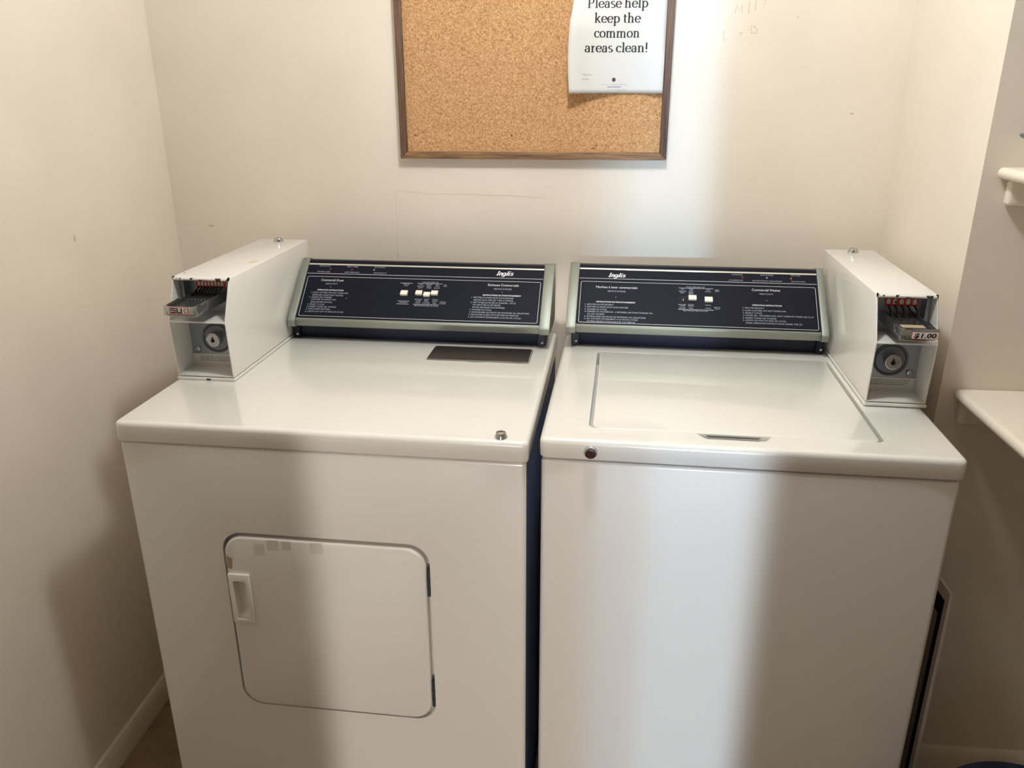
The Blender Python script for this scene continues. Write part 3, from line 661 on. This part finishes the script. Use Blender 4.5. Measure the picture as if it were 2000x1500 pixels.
# recessed pull
bm = NB(); prism(bm, [(0.1765, 0.5125), (0.2188, 0.5125), (0.2188, 0.6185), (0.1765, 0.6185)], 1, -0.0045, 0.0014); bev(bm, 0.002, 2)
c1 = NB(); box(c1, 0.1862, 0.2102, -0.02, 0.0165, 0.5195, 0.6040)
bm = carve(bm, [c1])
box(bm, 0.1850, 0.2115, 0.0140, 0.0165, 0.5205, 0.6060); box(bm, 0.1848, 0.1862, 0.0, 0.0165, 0.5205, 0.6060); box(bm, 0.2102, 0.2116, 0.0, 0.0165, 0.5205, 0.6060)
prism(bm, [(0.0010, 0.5205), (0.0160, 0.5205), (0.0160, 0.5330)], 0, 0.1862, 0.2102)
obj('door_pull', bm, M_HOUS, door)
for (za, zb) in ((0.598, 0.654), (0.348, 0.406)):
    bm = NB(); tube(bm, [(0.5575, 0.0045, za), (0.5575, 0.0045, zb)], 0.0030, 10); box(bm, 0.5570, 0.5592, 0.0030, 0.0200, za+0.004, zb-0.004)
    for k in (0.30, 0.64): lathe(bm, [(0.0036, -0.001), (0.0036, 0.001)], (0.5575, 0.0045, za+(zb-za)*k), 2, 10)
    obj('door_hinge', bm, M_HINGE, door)
bm = NB(); P = lambda u, v: Vector((u, 0.00135, v))
flat(bm, P, [(0.1765, 0.6275), (0.1850, 0.6262), (0.1888, 0.6490), (0.1825, 0.6515), (0.1775, 0.6555)]); obj('tape_scrap', bm, M_TAN, door, label='brown scrap of old tape above the pull')
for (u, v, ru, rv) in ((0.243, 0.672, 0.010, 0.012), (0.270, 0.683, 0.0115, 0.0105), (0.296, 0.684, 0.009, 0.009), (0.353, 0.683, 0.012, 0.011)):
    bm = NB(); flat(bm, P, [(u-ru, v-rv), (u+ru, v-rv*0.95), (u+ru*0.97, v+rv), (u-ru, v+rv*0.96)]); obj('tape_residue', bm, M_RESID, door)
# lint screen cover
bm = NB(); prism(bm, rrect(0.4735, 0.6905, 0.4040, 0.4925, 0.004, 3), 2, 0.9141, 0.9172); bev(bm, 0.0010, 2, lambda e: all(v.co.z > 0.917 for v in e.verts))
lint = obj('lint_screen_cover', bm, M_LINT, dryer, label='dark brushed metal cover over the lint screen')
bm = NB(); prism(bm, [(0.4735, 0.4018), (0.545, 0.4018), (0.562, 0.3985), (0.580, 0.3945), (0.598, 0.3985), (0.612, 0.4018), (0.6905, 0.4018), (0.6905, 0.4040), (0.4735, 0.4040)], 2, 0.9141, 0.9160); obj('finger_lip', bm, M_SILV, lint)
bm = NB(); ribbon(bm, lambda u, v: Vector((u, v, 0.91432)), rrect(0.4715, 0.6925, 0.4010, 0.4945, 0.005, 3), 0.0014, closed=True); obj('cover_gap', bm, M_DARK, lint)
# key barrel at the front corner
bm = NB(); tub_lock(bm, (0.6890, 0.0180, 0.9138), 2, 0.0112, 0.0095); obj('key_lock', bm, M_CHROME, dryer)
console(dryer, 0.1255, 0.7174, 0.1456, 0.7058, 0.1285, 0.7288, D_TEXT, 0.1545,
        [(0.3752, 0.4044, 0.1075), (0.3748, 0.4036, 0.0502), (0.4148, 0.4745, 0.1076), (0.4134, 0.4732, 0.0504)],
        (0.1508, 0.6998, 0.0103, 0.1196),
        [(0.3803, 0.3971, 0.0721, 0.0860), (0.4154, 0.4309, 0.0742, 0.0872), (0.4344, 0.4497, 0.0704, 0.0833), (0.4515, 0.4676, 0.0750, 0.0878)],
        [(0.2004, 0.1412, M_REDL), (0.2530, 0.1412, M_REDL), (0.3059, 0.1418, M_CLR)],
        [(0.2113, 0.0908), (0.6145, 0.0895), (0.2547, 0.0606)], (0.365, 0.495, 0.409, 0.476))

# ---------------------------------------------------------------- clothes washer (right)
washer = thing('clothes_washer', 'white top-loading coin washer on the right with a closed flat lid', 'washing machine', (0.34, 0.31, 0.0), frame=FW)
HW = 0.9126
bm = NB(); prism(bm, rrect(0.003, 0.6753, 0.003, 0.605, 0.009, 5), 2, 0.03, 0.8730)
bev(bm, 0.0055, 3, lambda e: all(v.co.z > 0.87 for v in e.verts)); obj('cabinet', bm, M_ENAM, washer, smooth=40)
bm = NB(); box(bm, 0.011, 0.667, 0.011, 0.60, 0.8725, 0.8770); obj('lid_seam', bm, M_DARK, washer)
bm = NB(); box(bm, 0.02, 0.66, 0.05, 0.58, 0.0, 0.032); obj('toe_base', bm, M_BLK, washer)
bm = NB(); prism(bm, rrect(0.0, 0.6803, 0.0, 0.6141, 0.014, 6), 2, 0.8758, HW)
bev(bm, 0.009, 4, lambda e: all(v.co.z > 0.91 for v in e.verts)); bev(bm, 0.005, 3, lambda e: all(v.co.z < 0.88 for v in e.verts))
c1 = NB(); prism(c1, rrect(0.0795, 0.5680, 0.0560, 0.4850, [0.012, 0.012, 0.012, 0.016], 6), 2, HW-0.030, HW+0.02)
c2 = NB(); sh = []
for k in range(9): t = k/8; sh.append((0.2585+0.020*t, 0.0555-0.0215*(3*t*t-2*t**3)))
for k in range(9): t = k/8; sh.append((0.3700+0.020*t, 0.0340+0.0215*(3*t*t-2*t**3)))
prism(c2, sh + [(0.39, 0.075), (0.2585, 0.075)], 2, HW-0.0085, HW+0.02)
obj('top_panel', carve(bm, [c1, c2]), M_ENAM, washer, smooth=40)
bm = NB(); prism(bm, rrect(0.0850, 0.5625, 0.0572, 0.4825, [0.016, 0.012, 0.012, 0.018], 8), 2, HW-0.0262, HW-0.0004)
bev(bm, 0.003, 3, lambda e: all(v.co.z > HW-0.002 for v in e.verts))
c1 = NB(); box(c1, 0.2780, 0.3672, 0.05, 0.060, HW-0.0105, HW-0.0045)
wlid = obj('washer_lid', bm, M_ENAM, washer, smooth=40)
bm = NB(); box(bm, 0.2795, 0.3660, 0.0465, 0.0570, HW-0.0060, HW-0.0050); obj('handle_shadow_gap', bm, M_DARK, wlid)
bm = NB(); tube(bm, [(0.2785, 0.0560, HW-0.003), (0.2785, 0.0475, HW-0.003), (0.2810, 0.0455, HW-0.003), (0.3645, 0.0455, HW-0.003), (0.3670, 0.0475, HW-0.003), (0.3670, 0.0560, HW-0.003)], 0.0014, 8)
obj('lid_handle', bm, M_CHROME, wlid)
bm = NB(); lathe(bm, [(0.0118, 0), (0.0118, 0.0020), (0.0098, 0.0065), (0.0086, 0.0072), (0.0080, 0.0064)], (0.0865, 0.0002, 0.8925), 1, 28, -1); ring = obj('front_lock', bm, M_CHROME, washer)
bm = NB(); lathe(bm, [(0.0083, 0.0050), (0.0083, 0.0078), (0.0060, 0.0082), (0.0055, 0.0072), (0.0035, 0.0072), (0.0032, 0.0080)], (0.0865, 0.0002, 0.8925), 1, 24, -1)
obj('lock_core', bm, mat('maroon_lock_core', (66, 34, 38), 0.3), ring, label='dark maroon core')
console(washer, 0.0175, 0.5700, 0.0285, 0.5536, 0.0072, 0.5686, W_TEXT, 0.1545,
        [(0.2522, 0.3289, 0.1085), (0.2516, 0.3288, 0.0515)], (0.0343, 0.5484, 0.0096, 0.1194),
        [(0.2741, 0.2918, 0.0755, 0.0888), (0.3092, 0.3269, 0.0717, 0.0856)],
        [(0.3933, 0.1417, M_REDL), (0.4462, 0.1421, M_CLR), (0.4984, 0.1418, M_AMB)],
        [(0.1144, 0.0786), (0.4434, 0.0815)], (0.249, 0.346, 0.3305), slot=(0.2535, 0.2725, 0.0700, 0.0870))

# ---------------------------------------------------------------- coin boxes
cb = coin_box(FD, 0.0045, 0.1235, 'white coin box with a 50 cent slide on top of the dryer', (8, 0.0310, 0.0930, 1.0868, 1.1003, 0.0024), 0.066, (1.0815,), '50', -1)
bm = NB(); blotch(bm, lambda u, v: Vector((u, 0.2192, v)), 0.0690, 0.9170, 0.0085, 0.0027, seed=3, rough=0.6); obj('ink_stain', bm, M_STAIN, cb, label='small blue ink stain on the front edge')
bm = NB(); blotch(bm, lambda u, v: Vector((u, v, 1.11715)), 0.1050, 0.4020, 0.0090, 0.0210, seed=8, rough=0.6); obj('paint_wear', bm, mat('primer_tan', (214, 196, 168), 0.6), cb, label='tan patch of worn paint on the roof edge')
bm = NB(); blotch(bm, lambda u, v: Vector((u, v, 1.11715)), 0.0145, 0.2830, 0.0022, 0.0040, seed=9, rough=0.5); obj('paint_chip', bm, M_DARK, cb)
coin_box(FW, 0.5770, 0.6830, 'white coin box with a $1.00 slide on top of the washer', (5, 0.6060, 0.6640, 1.0850, 1.0995, 0.0036), 0.061, (1.0765,), '1', 1)

# ---------------------------------------------------------------- cork board and notice
board = thing('cork_board', 'wood-framed cork notice board on the back wall', 'notice board', (0.682, YW, 1.3052))
X0, X1, Z0, Z1, FT = 0.3718, 0.9918, 1.3040, 1.7640, 0.0165
bm = NB(); box(bm, X0+0.01, X1-0.01, YW-0.012, YW-0.001, Z0+0.01, Z1-0.01); obj('cork_sheet', bm, M_CORK, board)
for (u, v, ru, rv) in ((0.4075, 1.357, 0.005, 0.0035), (0.6345, 1.357, 0.0045, 0.003), (0.8250, 1.3290, 0.009, 0.0022), (0.8310, 1.3355, 0.006, 0.0018)):
    bm = NB(); blotch(bm, lambda a, b: Vector((a, YW-0.01215, b)), u, v, ru, rv, seed=int(u*997), rough=0.6); obj('cork_mark', bm, M_MARK, board)
def rail(pts, m, name='frame_rail'):
    bm = NB(); prism(bm, pts, 1, YW-0.0200, YW-0.0005); bev(bm, 0.0012, 2); obj(name, bm, m, board)
rail([(X0, Z0), (X0+FT, Z0+FT), (X0+FT, Z1-FT), (X0, Z1)], M_WOODV); rail([(X1, Z1), (X1-FT, Z1-FT), (X1-FT, Z0+FT), (X1, Z0)], M_WOODV)
rail([(X0, Z0), (X1, Z0), (X1-FT, Z0+FT), (X0+FT, Z0+FT)], M_WOODH); rail([(X0, Z1), (X0+FT, Z1-FT), (X1-FT, Z1-FT), (X1, Z1)], M_WOODH)

def smooth(t): t = max(0.0, min(1.0, t)); return t*t*(3-2*t)
PX0, PX1, PZ0, PZ1 = 0.7668, 0.9747, 1.4490, 1.7284
def paper(x, z):
    u = (x-PX0)/(PX1-PX0); t = (z-PZ0)/(PZ1-PZ0)
    d = 0.0030 + 0.020*smooth((0.60-u)/0.60)*smooth((0.80-t)/0.35) + 0.007*smooth((u-0.72)/0.28)*smooth((0.5-t)/0.4)
    d += 0.010*smooth((0.22-u)/0.22)*smooth((0.85-t)/0.3)
    ed = smooth((0.14-u)/0.14)
    xs = x - 0.004*ed*math.sin(math.pi*min(1, t/0.55)) if t < 0.55 else x + 0.006*ed*smooth((t-0.5)/0.2)
    return Vector((xs, YW-0.0205-d+0.008*(1 if d > 0.004 else 1), z))
note = thing('paper_notice', 'white letter-size paper notice pinned to the cork board', 'notice', (0.871, YW-0.02, PZ0))
bm = NB(); nu, nv = 24, 30
def pgrid(off): return [[bm.verts.new(paper(PX0+(PX1-PX0)*i/nu, PZ0+(PZ1-PZ0)*j/nv)+Vector((0, off, 0))) for i in range(nu+1)] for j in range(nv+1)]
g = pgrid(0.0)
for j in range(nv):
    for i in range(nu): bm.faces.new((g[j][i], g[j][i+1], g[j+1][i+1], g[j+1][i]))
sheet = obj('sheet', bm, M_PAPER, note, smooth=80)
sheet.modifiers.new('thickness', 'SOLIDIFY').thickness = 0.0002
# bold serif letters drawn with a broad-nib pen (unit = x-height)
def stem(x, y0, y1, foot=(0.13, 0.15), head=0.14):
    s = [[(x, y0), (x, y1)]]
    if foot: s.append([(x-0.09-foot[0], y0+0.045), (x+0.09+foot[1], y0+0.045)])
    if head: s.append([(x-0.09-head, y1-0.05), (x, y1-0.05)])
    return s
ARCH = lambda x: [(x, 0.70)] + arc(x+0.28, 0.62, 0.27, 0.33, 150, 0, 10) + [(x+0.55, 0.0)]
FEET = lambda x: [[(x-0.20, 0.045), (x+0.22, 0.045)]]
GL = {
 'o': (1.02, [arc(0.50, 0.5, 0.38, 0.45, 0, 360, 28)]), 'c': (0.86, [arc(0.50, 0.5, 0.38, 0.45, 48, 318, 22), [(0.72, 0.86), (0.73, 0.72)]]),
 'e': (0.92, [arc(0.48, 0.5, 0.37, 0.45, 0, 325, 24), [(0.12, 0.53), (0.86, 0.53)]]),
 'a': (0.93, [[(0.16, 0.72)] + arc(0.42, 0.66, 0.25, 0.30, 140, 0, 10) + [(0.67, 0.06), (0.82, 0.05)], [(0.67, 0.56), (0.45, 0.55)] + arc(0.36, 0.29, 0.24, 0.25, 90, 300, 10) + [(0.64, 0.20)]]),
 's': (0.78, [arc(0.40, 0.72, 0.25, 0.23, 40, 215, 9) + arc(0.36, 0.27, 0.29, 0.23, 75, -140, 11)]),
 'r': (0.74, stem(0.25, 0, 0.98) + [[(0.25, 0.66), (0.36, 0.84), (0.52, 0.90), (0.64, 0.84)]]),
 'n': (1.12, stem(0.25, 0, 0.98) + [ARCH(0.25)] + FEET(0.80)), 'm': (1.68, stem(0.25, 0, 0.98) + [ARCH(0.25), ARCH(0.80)] + FEET(0.80) + FEET(1.35)),
 'h': (1.12, stem(0.25, 0, 1.52) + [ARCH(0.25)] + FEET(0.80)), 'l': (0.54, stem(0.27, 0, 1.52)),
 'k': (1.04, stem(0.25, 0, 1.52) + [[(0.30, 0.42), (0.74, 0.94)], [(0.44, 0.58), (0.84, 0.04)], [(0.58, 0.95), (0.95, 0.95)], [(0.68, 0.045), (1.04, 0.045)]]),
 't': (0.66, [[(0.28, 1.25), (0.28, 0.25)] + arc(0.46, 0.25, 0.18, 0.20, 180, 300, 6), [(0.06, 0.94), (0.60, 0.94)]]),
 'p': (1.08, stem(0.25, -0.45, 0.98) + [[(0.25, 0.74)] + arc(0.56, 0.5, 0.35, 0.44, 130, -135, 18) + [(0.25, 0.16)]]),
 'P': (1.15, stem(0.30, 0, 1.42, head=0.14) + [[(0.30, 1.37), (0.55, 1.37)] + arc(0.60, 1.03, 0.36, 0.34, 90, -90, 12) + [(0.30, 0.69)]]),
 '!': (0.52, [[(0.24, 1.45), (0.24, 0.42)], [(0.24, 0.17), (0.24, 0.0)]]), ' ': (0.42, []) }
def serif_line(bm, s, x0, x1, z, unit):
    total = sum(GL[c][0] for c in s) - 0.15; sx = (x1-x0)/total; cur = x0 - 0.07*sx
    for c in s:
        for i, st in enumerate(GL[c][1]):
            nib(bm, lambda u, v, cur=cur: paper(cur+u*sx, z+v*unit) + Vector((0, -0.0003-0.00003*i, 0)), st, 0.24, 0.10)
        cur += GL[c][0]*sx
bm = NB()
for s, a, b, z in (("Please help", 0.8033, 0.9332, 1.6237), ("keep the", 0.8194, 0.9179, 1.5938), ("common", 0.8196, 0.9179, 1.5639), ("areas clean!", 0.8000, 0.9373, 1.5340)):
    serif_line(bm, s, a, b, z, 0.0137)
obj('notice_lettering', bm, M_BTXT, sheet, label='black serif message asking to keep the common areas clean')
pp_ = lambda u, v: paper(u, v) + Vector((0, -0.0003, 0))
bm = NB(); text(bm, "Thank you,", pp_, 0.7950, 1.4866, 0.0220, 0.0036); text(bm, "Lindsay", pp_, 0.7950, 1.4773, 0.0155, 0.0036); obj('sign_off', bm, M_GTXT, sheet)
random.seed(5)                     # the address lines are too small to read: rows of tiny marks
for (x, xe, z) in ((0.8378, 0.8960, 1.4664), (0.8705, 0.8926, 1.4560)):
    bm = NB()
    while x < xe:
        wd_ = random.uniform(0.0012, 0.0030)
        ribbon(bm, pp_, [(x, z), (x+wd_*0.35, z+0.0016), (x+wd_*0.6, z), (x+wd_, z+0.0013)], 0.0005); x += wd_+random.choice((0.0007, 0.0007, 0.0018))
    obj('fine_print', bm, M_GTXT, sheet)
bm = NB(); ribbon(bm, pp_, [(0.8511, 1.4622), (0.8610, 1.4622), (0.8720, 1.4624), (0.8821, 1.4622)], 0.0013); obj('address_link', bm, mat('link_blue', (86, 92, 140), 0.6), sheet)
bm = NB(); flat(bm, pp_, [(0.8656+0.0042*math.cos(k*math.pi/10), 1.4775+0.0044*math.sin(k*math.pi/10)) for k in range(20)])
obj('round_emblem', bm, mat('emblem_grey', (72, 66, 64), 0.6), sheet)

# ---------------------------------------------------------------- counter, shelf, hook on the right
counter = thing('counter', 'white counter fixed to the wall right of the washer', 'counter', (2.1, YR, 0.86))
bm = NB(); box(bm, 1.5200, XE-0.002, -0.32, YR-0.001, 0.9060, 0.9280); bev(bm, 0.0105, 6); obj('counter_top', bm, M_SHELF, counter)
bm = NB(); box(bm, 1.5330, XE-0.002, YR-0.020, YR-0.001, 0.8610, 0.9058); bev(bm, 0.003, 2); obj('support_batten', bm, M_SHELF, counter)
shelf = thing('wall_shelf', 'white wooden shelf high on the wall above the counter', 'shelf', (2.1, YR, 1.28))
bm = NB(); box(bm, 1.5185, XE-0.002, -0.02, YR-0.001, 1.3145, 1.3335); bev(bm, 0.009, 6); obj('shelf_board', bm, M_SHELF, shelf)
bm = NB(); box(bm, 1.5380, XE-0.002, YR-0.022, YR-0.001, 1.2700, 1.3143); bev(bm, 0.006, 3); obj('support_batten', bm, M_SHELF, shelf)
hook = thing('wall_hook', 'small grey hook on the wall above the shelf', 'hook', (1.60, YR, 1.385))
mh = mat('hook_grey', (140, 150, 150), 0.4)
bm = NB(); tube(bm, [(1.565, YR-0.006, 1.392), (1.556, YR-0.014, 1.390), (1.546, YR-0.024, 1.386), (1.537, YR-0.030, 1.3865), (1.5300, YR-0.032, 1.389)], [0.0055, 0.0052, 0.0048, 0.0042, 0.002], 12); obj('hook_arm', bm, mh, hook)
bm = NB(); lathe(bm, [(0.017, 0), (0.016, 0.004), (0.008, 0.007)], (1.570, YR-0.0005, 1.392), 1, 24, -1); obj('hook_plate', bm, mh, hook)

# ---------------------------------------------------------------- framed panel stored beside the washer
panel = thing('framed_panel', 'white-framed dark panel standing between the washer and the wall', 'framed panel', (1.485, 0.30, 0.0))
PYA, PYB, PZT, xf, xb = 0.066, 0.62, 0.611, 1.4885, 1.4945
m_fr = mat('frame_white', (222, 212, 205), 0.5); m_pd = mat('panel_dark', (10, 11, 20), 0.6, spec=0.2); m_in = mat('panel_inner', (150, 134, 128), 0.5)
bm = NB(); prism(bm, [(PYA, 0.0), (PYB, 0.0), (PYB, PZT), (PYA, PZT)], 0, xf, xb)
c1 = NB(); prism(c1, [(PYA+0.014, 0.026), (PYB-0.022, 0.026), (PYB-0.022, PZT-0.024), (PYA+0.014, PZT-0.024)], 0, xf-0.01, xb+0.01)
obj('panel_frame', carve(bm, [c1]), m_fr, panel)
bm = NB(); box(bm, xf+0.001, xb-0.001, PYA+0.0135, PYB-0.0215, 0.0255, PZT-0.0235); obj('panel_backing', bm, m_pd, panel)
bm = NB(); box(bm, xf+0.0002, xf+0.0009, PYA+0.031, PYB-0.050, 0.07, PZT-0.062); obj('panel_inset', bm, m_in, panel)

# ---------------------------------------------------------------- bin at the bottom right
bin_ = thing('waste_bin', 'round blue bin on the floor under the counter', 'bin', (1.605, -0.165, 0.0))
bm = NB(); lathe(bm, [(0.130, 0.0), (0.134, 0.004), (0.158, 0.288), (0.166, 0.290), (0.168, 0.296), (0.166, 0.302), (0.158, 0.302), (0.154, 0.296), (0.130, 0.008)], (1.605, -0.165, 0.0), 2, 48)
obj('bin_body', bm, M_BLUE, bin_)
